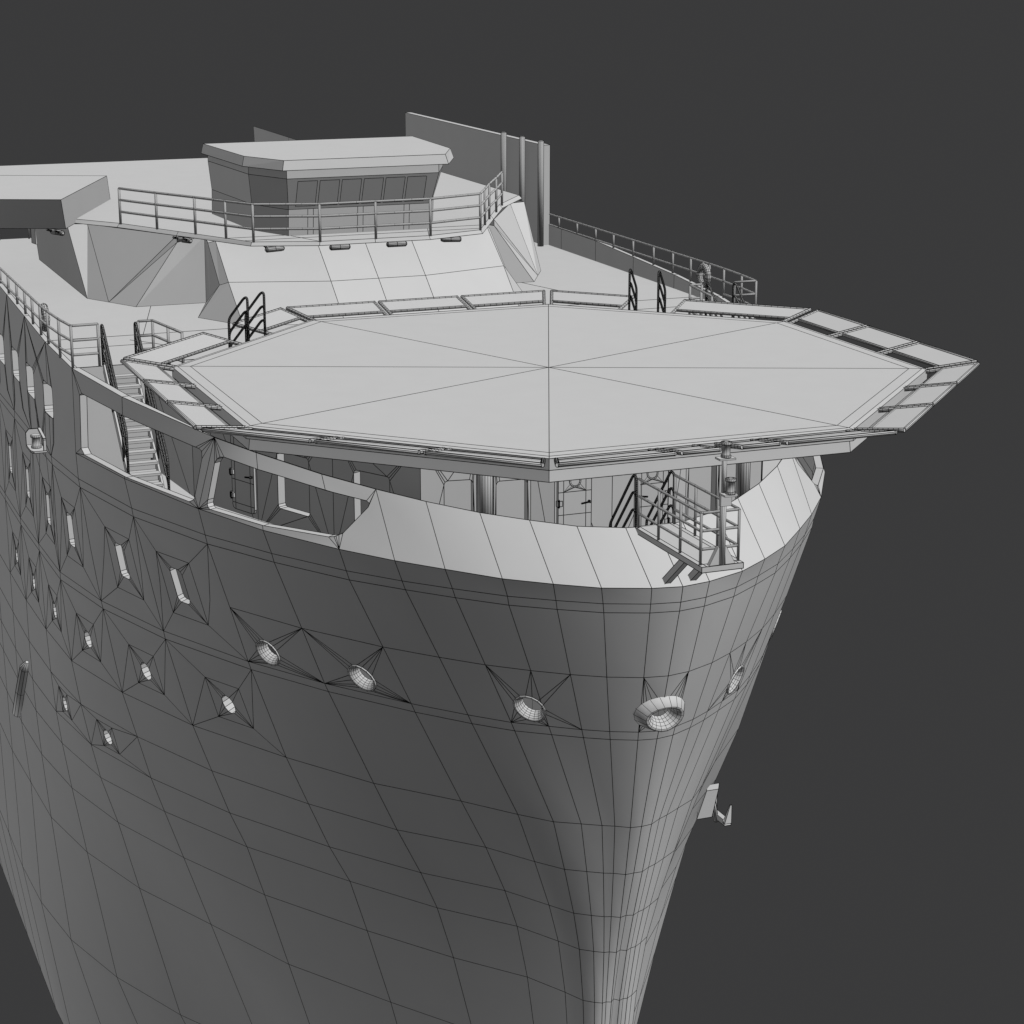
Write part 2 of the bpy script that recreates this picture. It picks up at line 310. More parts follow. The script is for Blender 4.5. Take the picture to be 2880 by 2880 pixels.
# --- bulwark round the foredeck, with two long openings a side
op1 = [(10.816, 0.237), (10.86, 0.271), (10.88, 0.905), (10.814, 0.965), (9.969, 0.975), (9.129, 0.957), (9.077, 0.907), (9.073, 0.855), (9.078, 0.335), (9.095, 0.244), (9.132, 0.224), (9.167, 0.226), (9.683, 0.229), (10.236, 0.224)]
op2 = [(8.857, 0.268), (8.888, 0.328), (8.885, 0.839), (8.884, 0.895), (8.858, 0.939), (8.819, 0.957), (7.985, 0.938), (7.108, 0.866), (7.031, 0.842), (6.939, 0.8), (6.858, 0.769), (6.241, 0.302), (6.2, 0.24), (6.242, 0.213), (6.862, 0.217), (7.236, 0.213), (7.708, 0.212), (7.999, 0.215), (8.717, 0.209), (8.803, 0.228)]
def bulwark_lines():
    L = []; pl = []
    for s in range(-11, 11): L.append(((s, 0), (s+1, 0))); L.append(((s, 1), (s+1, 1)))
    for s in range(-11, 12): L.append(((s, 0), (s, 1)))
    return L, pl
bl, bp = bulwark_lines()
bf = fans(op1[5:12], [(9, 0), (9, 1)])+fans(op2[:6]+op2[-2:], [(9, 0), (9, 1)])+fans(op1[:4], [(11, 0), (11, 1)])+fans(op2[7:14], [(6, 0), (7, 1)])
bh = [op1, op2]+[[(-s, r) for s, r in h] for h in (op1, op2)]
TH = .22
def inward(s, r):
    top = 1 if abs(s) > 9.4 else min(1, .12+5*max(0, r))
    n = Nrm(s, .5); n.z = 0; n.normalize(); return -n*TH*top*(.22 if abs(s) < 5 else min(1, .22+.5*(abs(s)-5)))
bw = MB()
sheet(bw, bl, bf+mir(bf), bh, bp, bound=lambda c: c[1] < 1 and abs(c[0]) < 11)
sheet(bw, bl, [], bh, bp, thick=inward, wire=False, bound=lambda c: c[1] < 1 and abs(c[0]) < 11)
for h in bh:                                                     # the thickness shown in the openings
    o = [P(*p) for p in h]; i = [P(*p)+inward(*p) for p in h]; n = len(h)
    a = [bw.add(p) for p in o]; b = [bw.add(p) for p in i]
    for k in range(n): bw.face((a[k], a[(k+1) % n], b[(k+1) % n], b[k]), False)
for k in range(-11, 11):                                         # rail cap
    o0, o1 = P(k, 0), P(k+1, 0); i0, i1 = o0+inward(k, 0), o1+inward(k+1, 0)
    bw.poly([o0, o1, i1, i0], wire=True)
bw.build('bulwark', ship, label='inclined grey bulwark round the foredeck with long rounded openings')

# --- low bulwark aft, inner face and cap
for sg, nm in ((1, 'starboard'), (-1, 'port')):
    m = MB(); iw = lambda s: V((0, .16*sg, 0))
    for s in range(11, 19):
        a, b = P(sg*s, 0), P(sg*(s+1), 0); a2, b2 = a+iw(s), b+iw(s)
        m.poly([a, b, b2, a2]); m.poly([a2, b2, V((b2.x, b2.y, -1.0)), V((a2.x, a2.y, -1.0))])
    m.build('side_bulwark', ship)
m = MB()
m.box((-46, 11.5, -1.0), (-28.3, 11.8, 3.2)); m.build('tall_side_wall', ship)
for x in (-30.16, -28.09, -32.3):
    m = MB(); m.tube([(x, 11.3, -.95), (x, 11.3, 3.4)], .12, 14); m.build('side_pillar', ship)

# --- recessed windows, portholes, hawse holes
def recess(h, depth, name, rings=((1, 0),), wr=WR, sides=(1, -1)):
    for sg in sides:
        hh = [(sg*s, r) for s, r in h]; c = (sum(p[0] for p in hh)/len(hh), sum(p[1] for p in hh)/len(hh))
        n = Nrm(*c); cc = P(*c); m = MB(); loops = []
        o = [P(*p) for p in hh]
        for k, d in rings: loops.append([m.add(cc+(p-cc)*k-n*d) for p in o])
        N = len(o)
        for A, B in zip(loops, loops[1:]):
            for i in range(N):
                f = (A[i], A[(i+1) % N], B[(i+1) % N], B[i])
                m.face(f if sg > 0 else f[::-1], len(rings) > 2, True)
        body_ = m.build(name, ship, wr=wr)
        if len(rings) == 2:
            g = MB(); g.face([g.add(m.v[i]) for i in loops[-1]], False, True); g.build('pane', body_, wr=wr)
for h in big: recess(h, .3, 'window', rings=((1, 0), (1, .2)))
for h in deckwin: recess(h, .3, 'deck_window', rings=((1, 0), (1, .36)))
for h in ports+lows: recess(h, .3, 'porthole', rings=((1, 0), (1, .34)))
fl = ((1.0, 0), (1.02, -.05), (.94, -.05), (.85, .0), (.76, .05), (.69, .11), (.64, .18), (.62, .25))
for h in hawse: recess(h, .5, 'hawse_hole', rings=fl, wr=.0065)
recess(fair, .5, 'bow_fairlead', rings=((1.6, .5), (1.38, .0), (1.02, -.30), (.88, -.28), (.75, -.20), (.64, -.10), (.56, .0), (.52, .12)), sides=(1,), wr=.0065)
m = MB()
m.prism([(-14.24, -11.85, -4.36), (-13.2, -11.85, -4.36), (-13.2, -12.28, -4.36), (-13.4, -12.36, -4.36), (-14.24, -12.36, -4.36)], [(-14.24, -11.85, -4.3), (-13.2, -11.85, -4.3), (-13.2, -12.28, -4.3), (-13.4, -12.36, -4.3), (-14.24, -12.36, -4.3)])
m.prism([(-14.24, -11.85, -4.3), (-14.24, -12.36, -4.3), (-14.24, -12.36, -3.9), (-14.24, -12.26, -3.78), (-14.24, -11.85, -3.78)], [(-14.20, -11.85, -4.3), (-14.20, -12.36, -4.3), (-14.20, -12.36, -3.9), (-14.20, -12.26, -3.78), (-14.20, -11.85, -3.78)])
m.prism([(-13.26, -11.88, -4.3), (-13.2, -11.88, -4.3), (-13.2, -11.97, -4.3), (-13.26, -11.97, -4.3)], [(-13.26, -11.88, -3.9), (-13.2, -11.88, -3.9), (-13.2, -11.97, -3.9), (-13.26, -11.97, -3.9)])
m.prism([(-14.2, -11.88, -3.82), (-14.2, -11.97, -3.82), (-13.2, -11.97, -3.95), (-13.2, -11.88, -3.95)], [(-14.2, -11.88, -3.76), (-14.2, -11.97, -3.76), (-13.2, -11.97, -3.89), (-13.2, -11.88, -3.89)])
both(m, 'bollard_bracket', ship)
m = MB(); m.lathe((-13.72, -12.12, -4.3), [(.165, 0), (.165, .06), (.135, .08), (.125, .33), (.17, .36), (.17, .42), (.14, .43)], 16)
both(m, 'bollard', ship, wr=.006)
m = MB(); m.tube([(-20.1, -11.96, -13.7), (-20.4, -12.0, -14.0), (-21.9, -11.99, -15.4), (-23.3, -11.97, -16.75)], [.06, .19, .2, .2], 10)
both(m, 'fender_bar', ship)

# ------------------------------------------------------------------ decks
def zf(x): return -4.22
m = MB(); L = []
for s in range(0, 12):
    z0 = P(s, 1).z; q = P(s, 1+(z0-zf(0))/(z0+4.3)); n_ = Nrm(s, 1.5); n_.z = 0; n_.normalize(); q = q-n_*.3
    L.append(V((q.x, min(q.y, 0), zf(q.x))))
L[0].y = 0
Lp = [V((p.x, -p.y, p.z)) for p in L]
for i in range(11): m.poly([L[i], Lp[i], Lp[i+1], L[i+1]], wire=False)
m.build('foredeck', ship)
m = MB()
ud = [(-9.5, -11.40), (-12.6, -11.66), (-16.2, -11.72), (-38.4, -11.78)]
m.poly([(x, y, -.95) for x, y in ud]+[(x, -y, -.95) for x, y in ud[::-1]], wire=False)
dz = -.947
for a, b in (((-9.5, -11.4), (-9.5, 11.4)), ((-14.22, -11.35), (-14.22, 11.35)), ((-12.57, -11.28), (-12.57, -8.4)), ((-12.57, 11.28), (-12.57, 8.4)), ((-14.2, -8.4), (-19.5, -7.0)),
             ((-14.2, 8.4), (-19.5, 7.0)), ((-12.57, -8.4), (-12.0, -8.1)), ((-12.57, -8.4), (-13.4, -9.0))):
    m.line((*a, dz), (*b, dz))
m.poly([(-9.5, -9.3, -.95), (-9.5, -11.56, -.95), (-9.5, -11.56, -4.5), (-9.5, -9.3, -4.5)])
m.poly([(-9.5, 9.3, -.95), (-9.5, 11.56, -.95), (-9.5, 11.56, -4.5), (-9.5, 9.3, -4.5)])
m.build('upper_deck', ship)

# ------------------------------------------------------------------ deckhouse under the helideck
W = [(-9.5, -9.25), (-5.44, -8.91), (-4.4, -8.61), (-2.39, -7.81), (.6, -6.5), (3.35, -4.97), (3.55, -3.5), (4.13, -3.24), (4.20, -2.24), (4.38, -1.64), (4.38, 0)]
def wallp(mb, A, B, z0, z1, hs, depth=.25, sg=1, fanto=True):
    """flat wall from A to B with recessed rounded openings hs = (u0, u1, w0, w1)"""
    A = V((A[0], A[1], 0)); B = V((B[0], B[1], 0)); d = (B-A); Ln = d.length; d.normalize(); n = V((d.y, -d.x, 0))
    Q = lambda u, w, k=0: A+d*u+V((0, 0, w))-n*k
    vs = [V((0, z0)), V((Ln, z0)), V((Ln, z1)), V((0, z1))]; es = [(0, 1), (1, 2), (2, 3), (3, 0)]; hp = []
    for u0, u1, w0, w1 in hs:
        pts = [((u0+u1)/2+x, (w0+w1)/2+y) for x, y in round_rect(u1-u0, w1-w0, .1)]
        k = len(vs); vs += [V(p) for p in pts]; es += [(k+i, k+(i+1) % len(pts)) for i in range(len(pts))]; hp.append(pts)
    ov, oe, of, _, _, _ = delaunay_2d_cdt(vs, es, [], 0, 1e-5)
    b = len(mb.v); mb.v += [Q(p.x, p.y) for p in ov]
    for f in of:
        c = (sum(ov[i].x for i in f)/3, sum(ov[i].y for i in f)/3)
        if not any(inside(c, h) for h in hp): mb.face([b+i for i in f], False, True)
    for pts in hp:
        o = [mb.add(Q(u, w)) for u, w in pts]; i = [mb.add(Q(u, w, depth)) for u, w in pts]; N = len(pts)
        for k in range(N): mb.face((o[k], o[(k+1) % N], i[(k+1) % N], i[k]))
        mb.face([mb.add(mb.v[k]) for k in i])
HS = {3: [(.91, 2.27, -3.7, -2.06)], 4: [(.77, 2.07, -3.7, -2.06)], 5: [(.62, 1.40, -3.7, -2.03)], 7: [(0.06, .92, -3.7, -1.98)]}
for nm, mirr in (('starboard', False), ('port', True)):
    m = MB()
    for k in range(len(W)-1): wallp(m, W[k], W[k+1], -4.6, -.97, HS.get(k, []))
    m.build('deckhouse_wall', ship, mirror=mirr)
m = MB(); m.poly([(x, y, -.96) for x, y in W]+[(x, -y, -.96) for x, y in W[::-1]], wire=False); m.build('deckhouse_roof', ship)
for y in (-3.69, 3.69):
    m = MB(); m.tube([(4.69, y, -3.4), (4.69, y, -.5)], .19, 16); m.build('deck_column', ship, wr=.007)
def door(A, B, u0, u1, w0, w1, porthole, mirror, out=.07):
    A = V((A[0], A[1], 0)); B = V((B[0], B[1], 0)); d = (B-A).normalized(); n = V((d.y, -d.x, 0))
    Q = lambda u, w, k=0.: A+d*u+V((0, 0, w))+n*k
    m = MB(); pts = [((u0+u1)/2+x, (w0+w1)/2+y) for x, y in round_rect(u1-u0, w1-w0, .12)]
    m.prism([Q(u, w, 0) for u, w in pts], [Q(u, w, out) for u, w in pts])
    e = out+.003
    for u in (u0+.15, u1-.16): m.line(Q(u, w0, e), Q(u, w1, e))
    for w in ((-2.36, -2.97, -3.7) if porthole else (-3.2, -3.88, -2.3)): m.line(Q(u0, w, e), Q(u1, w, e))
    o = m.build('door', ship, mirror=mirror)
    if porthole:
        c = ((u0+u1)/2, -2.08); m = MB()
        m.lathe(Q(c[0], c[1], out), [(.165, .0), (.165, .025), (.13, .03), (.125, .012)], 16, n)
        for q in ((u0+.15, -2.36), (u1-.16, -2.36)):
            for a in (-150, -120, -90, -60, -30): m.line(Q(*q, e), Q(c[0]+.165*math.cos(math.radians(a)), c[1]+.165*math.sin(math.radians(a)), e))
        m.build('door_porthole', o, mirror=mirror, wr=.0065)
    for w in ((-3.75, -3.07) if not porthole else (-2.72, -3.5)):
        m = MB(); c = Q(u0, w, out); m.prism([c-d*.05-n*.02, c+d*.1-n*.02, c+d*.1+n*.05, c-d*.05+n*.05], [c-d*.05-n*.02+V((0, 0, .14)), c+d*.1-n*.02+V((0, 0, .14)), c+d*.1+n*.05+V((0, 0, .14)), c-d*.05+n*.05+V((0, 0, .14))])
        m.tube([c+V((0, 0, -.03))+n*.04, c+V((0, 0, .17))+n*.04], .025, 8, rings=.02); m.build('hinge', o, mirror=mirror)
    m = MB(); c = Q(u1-.07, -2.66 if porthole else -3.0, out); m.tube([c, c+n*.08], .03, 8, rings=.02); m.tube([c+n*.07, c+n*.07-d*.24-V((0, 0, .03))], .016, 8, rings=.03)
    m.build('handle', o, mirror=mirror)
for mi in (False, True):
    door(W[2], W[3], 1.07, 2.10, -4.07, -1.75, False, mi)
for mi in (False, True):
    door((4.38, -4), (4.38, 0), 2.42, 3.36, -4.0, -1.72, True, mi, .1)

# ------------------------------------------------------------------ helideck
def octo(R, z, r0=22.5): return [V((R*math.cos(math.radians(r0+45*k)), R*math.sin(math.radians(r0+45*k)), z)) for k in range(8)]
m = MB()
c = m.add((0, 0, 0)); a = [m.add(p) for p in octo(10.0, 0)]; b = [m.add(p) for p in octo(10.36, .0)]
d = [m.add(p) for p in octo(10.51, -.02)]; e = [m.add(p) for p in octo(10.51, -.30)]; f = [m.add(p) for p in octo(10.40, -.30)]; g = [m.add(p) for p in octo(10.44, -.60)]
for i in range(8):
    j = (i+1) % 8; m.face((c, a[i], a[j]))
    for A, B in ((a, b), (b, d), (d, e), (e, f), (f, g)): m.face((A[i], B[i], B[j], A[j]))
m.face(g[::-1])
deck = m.build('helideck', ship, wr=.0095, label='flat octagonal helideck plate with crossing black lines')
def nets(k, spans):
    n = V((math.cos(math.radians(45*k)), math.sin(math.radians(45*k)), 0)); t = V((-n.y, n.x, 0))
    Z = lambda a: -.06+(a-9.71)/1.32*.23
    for t0, t1 in spans:
        def Q(a, tt, lift=0):
            s = a/11.03 if abs(tt) > 4 else 1
            return n*a+t*tt*s+V((0, 0, Z(a)+lift))
        s0, s1 = t0+.05, t1-.05; m = MB()
        for tt in (s0, s1): m.tube([Q(9.66, tt), Q(11.05, tt)], .052, 8, rings=.15)
        g_ = .2 if k in (3, 4, 5) else None
        m.tube([Q(11.03, s0), Q(11.03, s1)], .05, 8, rings=g_); m.tube([Q(10.12, s0), Q(10.12, s1)], .04, 8, rings=g_)
        e = .04
        m.prism([Q(10.12, s0+e, -.01), Q(11.0, s0+e, -.01), Q(11.0, s1-e, -.01), Q(10.12, s1-e, -.01)],
                [Q(10.12, s0+e, .012), Q(11.0, s0+e, .012), Q(11.0, s1-e, .012), Q(10.12, s1-e, .012)])
        m.build('safety_net', deck, wr=.0085)
three = [(-4.45, -1.46), (-1.38, 1.38), (1.46, 4.45)]
nets(0, [(-4.42, -1.42), (-1.32, -.27), (.22, 1.28), (1.41, 4.42)])
for k in (1, 2, 6, 7, 4): nets(k, three)
# aft diagonals leave a gap for the stairs
nets(5, [(-4.5, -1.53), (.16, 4.43)]); nets(3, [(-4.43, -.16), (1.53, 4.5)])

def elbow(pts, r=.12, k=4):
    """round the corners of a path"""
    pts = [V(p) for p in pts]; out = [pts[0]]
    for i in range(1, len(pts)-1):
        a, b, c = pts[i-1], pts[i], pts[i+1]
        p = b+(a-b).normalized()*min(r, (a-b).length*.45); q = b+(c-b).normalized()*min(r, (c-b).length*.45)
        for j in range(k+1):
            t = j/k; out.append(p*(1-t)**2+b*2*t*(1-t)+q*t*t)
    return out+[pts[-1]]
# short stairs from the upper deck up to the helideck
for mi in (False, True):
    n = V((-.7071, -.7071, 0)); t = V((-.7071, .7071, 0)); E = n*9.75
    st = MB()
    for tt in (.28, 1.20):
        st.bar(E+t*tt+V((0, 0, -.12)), E+n*.95+t*tt+V((0, 0, -.95)), .05, .18)
    for i in range(4): q = E+n*(.18+.2*i)+V((0, 0, -.25-.19*i)); st.bar(q+t*.28, q+t*1.2, .2, .04)
    so = st.build('helideck_stairs', ship, mirror=mi)
    for tt in (.25, 1.23):
        h = MB(); o = E+t*tt
        for dz in (0, .42, .84):
            top = 1.27-dz
            h.tube(elbow([o+V((0, 0, -.1)), o+V((0, 0, top)), o+n*.10+V((0, 0, top+.0)), o+n*.66+V((0, 0, top-.68)), o+n*.66+V((0, 0, -.75))], .14), .03, 8, rings=.045)
        h.build('handrail', so, mirror=mi, wr=.0095)

# ------------------------------------------------------------------ main stairs to the foredeck
for mi in (False, True):
    m = MB()
    for y in (-10.6, -9.68): m.bar((-9.45, y, -.98), (-5.95, y, -4.25), .06, .26)
    N = 12; steps = []
    for i in range(N):
        z = -1.17-.27*i; x = -9.05+.285*i
        g = MB(); g.box((x-.02, -10.57, z-.06), (x+.27, -9.71, z+.01)); steps.append(g)
        m.box((x-.05, -10.55, z-.27), (x-.03, -9.73, z-.06))
    so = m.build('deck_stairs', ship, mirror=mi, wr=.006)
    for g in steps: g.build('step', so, mirror=mi, wr=.006)
    for y in (-10.63, -9.62):
        h = MB(); xe = -5.58 if y > -10 else -6.35
        for dz in (0, .42, .84):
            h.tube(elbow([(-9.42, y, -.9), (-9.42, y, .33-dz), (-9.22, y, .33-dz), (xe, y, -3.02-dz*.9+(-5.58-xe)*.93), (xe, y, -4.15)], .16), .032, 8, rings=.05)
        for x in (-8.2, -6.9): h.tube([(x, y, -2.1-(x+8.2)*.93), (x, y, -.63-(x+8.2)*.93)], .03, 8)
        h.build('handrail', so, mirror=mi, wr=.0095)

# ------------------------------------------------------------------ railings
def rail(parts, name, rr=.036, mirror=False, parent=None, lab=None):
    m = MB()
    for kind_, a in parts:
        if kind_ == 't': m.tube(elbow(a, .05, 2) if len(a) > 2 else a, rr, 8, rings=.5)
    o = m.build(name, parent or ship, mirror=mirror, wr=.0045, label=lab)
    for kind_, a in parts:
        if kind_ == 'p':
            g = MB(); g.tube(a, rr*1.05, 8); g.build('post', o, mirror=mirror, wr=.0045)
    return o
def topy(x): 
    T = [(-9.4, 11.56), (-10.8, 11.71), (-12.3, 11.80), (-13.5, 11.83), (-45, 11.85)]
    for (a, b), (c, d) in zip(T, T[1:]):
        if a >= x >= c: return b+(d-b)*(a-x)/(a-c)
    return 11.56
def bz(x):
    T = [(-9.5, -.95), (-12.6, -.67), (-16.2, -.44), (-19.8, -.29), (-23.4, -.14), (-44, .1)]
    for (a, b), (c, d) in zip(T, T[1:]):
        if a >= x >= c: return b+(d-b)*(a-x)/(a-c)
    return -.95
PX = [-9.5, -10.81, -12.32, -13.49, -15.0, -16.48, -18.14, -19.97, -21.8, -23.53, -25.4, -27.3, -29.2, -31, -33]
for mi in (False, True):
    parts = []
    for x in PX: parts.append(('p', [(x, -topy(x)+.04, bz(x)-.03), (x, -topy(x)+.04, .34)]))
    xs = [-9.5, -10.8, -12.3, -13.5, -33]
    for z in (.34, -.11): parts.append(('t', [(-9.53, -10.72, z)]+[(x, -topy(x)+.04, z) for x in xs]))
    parts.append(('t', [(-9.53, -10.72, -.55)]+[(x, -topy(x)+.04, -.55) for x in xs[:3]]))
    parts.append(('p', [(-9.53, -10.72, -.95), (-9.53, -10.72, .34)]))
    rail(parts, 'side_railing', mirror=mi)
    parts = []
    for z in (.34, -.11, -.53): parts.append(('t', [(-9.52, -9.5, z), (-9.52, -9.06, z), (-7.18, -8.69, z)]))
    for q in ((-9.52, -9.5), (-9.52, -9.06), (-8.3, -8.86), (-7.18, -8.69)): parts.append(('p', [(*q, -.95), (*q, .34)]))
    rail(parts, 'deckhouse_railing', mirror=mi)
# bridge deck railing
for mi in (False,):
    parts = []; F = [(-22.4, -7.35), (-20.6, -6.42), (-18.83, -5.46), (-17.39, -4.74), (-16.16, -4.1), (-15.42, -1.98), (-15.42, 0), (-15.42, 1.98), (-16.16, 4.1), (-17.39, 4.74), (-18.83, 5.46), (-20.6, 6.42), (-22.4, 7.35)]
    for q in F: parts.append(('p', [(*q, 1.58), (*q, 2.86)]))
    for z in (2.03, 2.45, 2.86): parts.append(('t', [(*q, z) for q in F]))
    rail(parts, 'bridge_railing', rr=.04)

# ------------------------------------------------------------------ bow lookout platform
m = MB()
m.box((6.97, -.55, -2.87), (10.75, .55, -2.73)); m.line((6.97, -.42, -2.727), (10.75, -.42, -2.727)); m.line((6.97, .42, -2.727), (10.75, .42, -2.727)); m.line((10.55, -.55, -2.727), (10.55, .55, -2.727))
plat = m.build('bow_platform', ship, label='narrow railed lookout platform sticking out over the bow')
for y in (-.35, .35):
    m = MB(); m.bar((8.13, y, -4.0), (9.5, y, -2.90), .15, .17); m.build('platform_brace', plat)
parts = []
xs = [7.09, 8.26, 9.47, 10.56]
for y in (-.5, .5):
    for x in xs: parts.append(('p', [(x, y, -2.73), (x, y, -1.46)]))
for z in (-1.46, -1.9, -2.35): parts.append(('t', [(7.09, -.5, z), (10.56, -.5, z), (10.56, .5, z), (7.09, .5, z)]))
rail(parts, 'platform_railing', rr=.031)
m = MB()
for y in (-.5, .5): m.bar((6.95, y, -2.85), (5.5, y, -4.2), .05, .2)
for i in range(5): m.box((6.62-.27*i, -.48, -3.06-.25*i), (6.88-.27*i, .48, -3.0-.25*i))
st = m.build('platform_stairs', ship)
for y in (-.52, .52):
    h = MB()
    for dz in (0, .43, .88):
        h.tube(elbow([(7.0, y, -2.8), (7.0, y, -1.45-dz), (6.8, y, -1.42-dz), (5.42-dz*.0, y, -3.05-dz*.9), (5.42, y, -3.9)], .12), .028, 8, rings=.05)
    h.build('handrail', st, wr=.0095)
# mast with two lanterns
m = MB(); m.tube([(10.69, 0, -2.73), (10.69, 0, -1.0)], .075, 10); m.tube([(10.69, 0, -1.0), (10.69, 0, -.16)], .058, 10)
m.prism([(10.60, -.2, -.16), (10.85, -.2, -.16), (10.88, .2, -.16), (10.60, .2, -.16)], [(10.60, -.2, -.12), (10.85, -.2, -.12), (10.88, .2, -.12), (10.60, .2, -.12)])
m.prism([(10.66, -.1, -1.02), (10.95, -.1, -1.02), (10.98, .2, -1.02), (10.66, .2, -1.02)], [(10.66, -.1, -.98), (10.95, -.1, -.98), (10.98, .24, -.98), (10.66, .24, -.98)])
m.box((10.71, -.12, -1.28), (10.80, .16, -1.02))
m.prism([(10.6, -.085, -2.73), (10.72, -.085, -2.73), (10.72, -.34, -2.73), (10.6, -.34, -2.73)], [(10.6, -.085, -2.30), (10.72, -.085, -2.30), (10.72, -.12, -2.30), (10.6, -.12, -2.30)])
m.prism([(10.6, .085, -2.73), (10.6, .34, -2.73), (10.72, .34, -2.73), (10.72, .085, -2.73)], [(10.6, .085, -2.30), (10.6, .12, -2.30), (10.66, .12, -2.30), (10.66, .085, -2.30)])
mast = m.build('lantern_mast', ship, wr=.0045)
for c in ((10.72, .02, -.12), (10.84, .1, -.98)):
    m = MB(); m.lathe(c, [(.12, 0), (.12, .05), (.095, .06), (.095, .30), (.125, .31), (.125, .37), (.05, .38)], 16); m.build('lantern', mast, wr=.0065)

# ------------------------------------------------------------------ superstructure
def mb_sym(faces):
    m = MB()
    for f in faces: m.poly(f)
    return m
zb = -.95
m = MB()
F0 = [(-14.62, -4.95), (-13.62, -1.7), (-13.62, 0), (-13.62, 1.7), (-14.62, 4.95)]
F1 = [(-16.22, -5.0), (-15.19, -1.7), (-15.19, 0), (-15.19, 1.7), (-16.22, 5.0)]
F2 = [(-17.87, -5.0), (-16.85, -1.7), (-16.85, 0), (-16.85, 1.7), (-17.87, 5.0)]
for A, B, za, zc in ((F0, F1, zb, .26), (F1, F2, .26, 1.45)):
    a = [m.add((*p, za)) for p in A]; b = [m.add((*p, zc)) for p in B]
    for i in range(4): m.face((a[i], a[i+1], b[i+1], b[i]))
m.build('bridge_front', ship)
S = [[(-16.62, -6.0, zb), (-14.62, -4.95, zb), (-16.22, -5.0, .26), (-16.60, -5.22, .12)],
     [(-16.60, -5.22, .12), (-16.22, -5.0, .26), (-17.87, -5.0, 1.45), (-18.15, -5.2, 1.35)],
     [(-19.46, -5.03, zb), (-18.6, -5.08, zb), (-16.60, -5.21, .12), (-18.15, -5.19, 1.35), (-19.46, -5.0, 1.40)],
     [(-19.5, -5.03, zb), (-16.62, -6.0, zb), (-16.60, -5.22, .12)]]
both(mb_sym(S), 'bridge_side', ship)
S = [[(-21.91, -8.77, zb), (-20.85, -8.21, zb), (-23.88, -8.27, 1.45), (-24.15, -8.97, 1.45)],
     [(-20.85, -8.21, zb), (-19.63, -5.95, 1.45), (-23.88, -8.27, 1.45)],
     [(-20.85, -8.21, zb), (-19.6, -5.95, 1.22), (-19.63, -5.95, 1.45)],
     [(-20.85, -8.21, zb), (-19.52, -7.52, zb), (-19.6, -5.95, 1.22)],
     [(-19.52, -7.52, zb), (-19.46, -5.03, zb), (-19.46, -5.0, 1.42), (-19.6, -5.95, 1.22)],
     [(-31.96, -8.8, zb), (-21.91, -8.77, zb), (-24.15, -8.97, 1.45), (-32.4, -8.97, 1.45)]]
both(mb_sym(S), 'bridge_leg', ship)
E0 = [(-15.46, -1.99), (-16.2, -4.2), (-19.67, -5.95), (-22.6, -7.45), (-25.2, -9.3), (-44, -9.3)]
m = MB(); bo = [(x, y, 1.45) for x, y in E0[::-1]]+[(-15.46, 0, 1.45)]+[(x, -y, 1.45) for x, y in E0]
to = [(x-.06*(abs(y) < 9), y*.985, 1.58) for x, y, z in bo]
m.prism(bo, to)
for a, b in (((-15.5, -1.95), (-17.2, -2.5)), ((-16.2, -4.1), (-19.1, -3.35)), ((-15.5, 1.95), (-17.2, 2.5)), ((-17.4, -4.7), (-17.4, 4.7)), ((-16.6, -4.3), (-16.6, 4.3))): m.line((*a, 1.583), (*b, 1.583))
m.build('bridge_deck', ship)
# wheelhouse above the bridge deck
m = MB()
B0 = [(-24, -3.6), (-19.13, -3.37), (-17.2, -2.59), (-17.2, 2.59), (-19.13, 3.37), (-24, 3.6)]
def ring(k, z, dx): return [(x*1.0+dx, y*k, z) for x, y in B0]
lv = [ring(1, 1.56, 0), ring(1.0, 2.5, .1), ring(1.06, 3.6, .55), ring(1.06, 3.9, .55)]
for A, B in zip(lv, lv[1:]):
    a = [m.add(p) for p in A]; b = [m.add(p) for p in B]
    for i in range(5): m.face((a[i], a[i+1], b[i+1], b[i]))
m.poly(ring(1.15, 3.92, .9)); m.prism(ring(1.15, 3.92, .9), ring(1.12, 4.25, .8))
for x, y0, y1 in ((-17.19, -1.9, -1.7), (-17.19, -.1, .1), (-17.19, 1.6, 1.8)): m.line((x, y0, 1.6), (x+.09, y0, 2.5)); m.line((x, y1, 1.6), (x+.09, y1, 2.5))
wh = m.build('wheelhouse', ship)
for i in range(6):
    m = MB(); y = -2.35+.79*i; m.poly([(-17.06, y, 2.6), (-17.06, y+.7, 2.6), (-16.66, y+.7, 3.5), (-16.66, y, 3.5)]); m.build('bridge_window', wh)
# wing end box at the upper left
m = MB(); c = V((-22.9, -9.23, 1.45)); d = V((-.40, -.917, 0)); u = V((.5, -.2, 1.1)); e = V((-7, 3.0, 0))
bot_ = [c, c+d*7, c+d*7+e, c+e]
m.prism(bot_, [p+u for p in bot_])
m.build('bridge_wing', ship)
m = MB(); q_ = [(-32.5, -8.98), (-32.0, -8.9), (-32.25, -8.5), (-32.7, -8.6)]; m.prism([(x, y, -.33) for x, y in q_], [(x, y, 1.3) for x, y in q_])
m.build('vent_box', ship)
parts = [('p', [(-38.2, y, -.95), (-38.2, y, .34)]) for y in (-9.45, -8.2, -10.7, -7)]
parts.append(('t', [(-38.2, -11.6, .34), (-38.2, -6.4, .34)])); rail(parts, 'aft_railing')
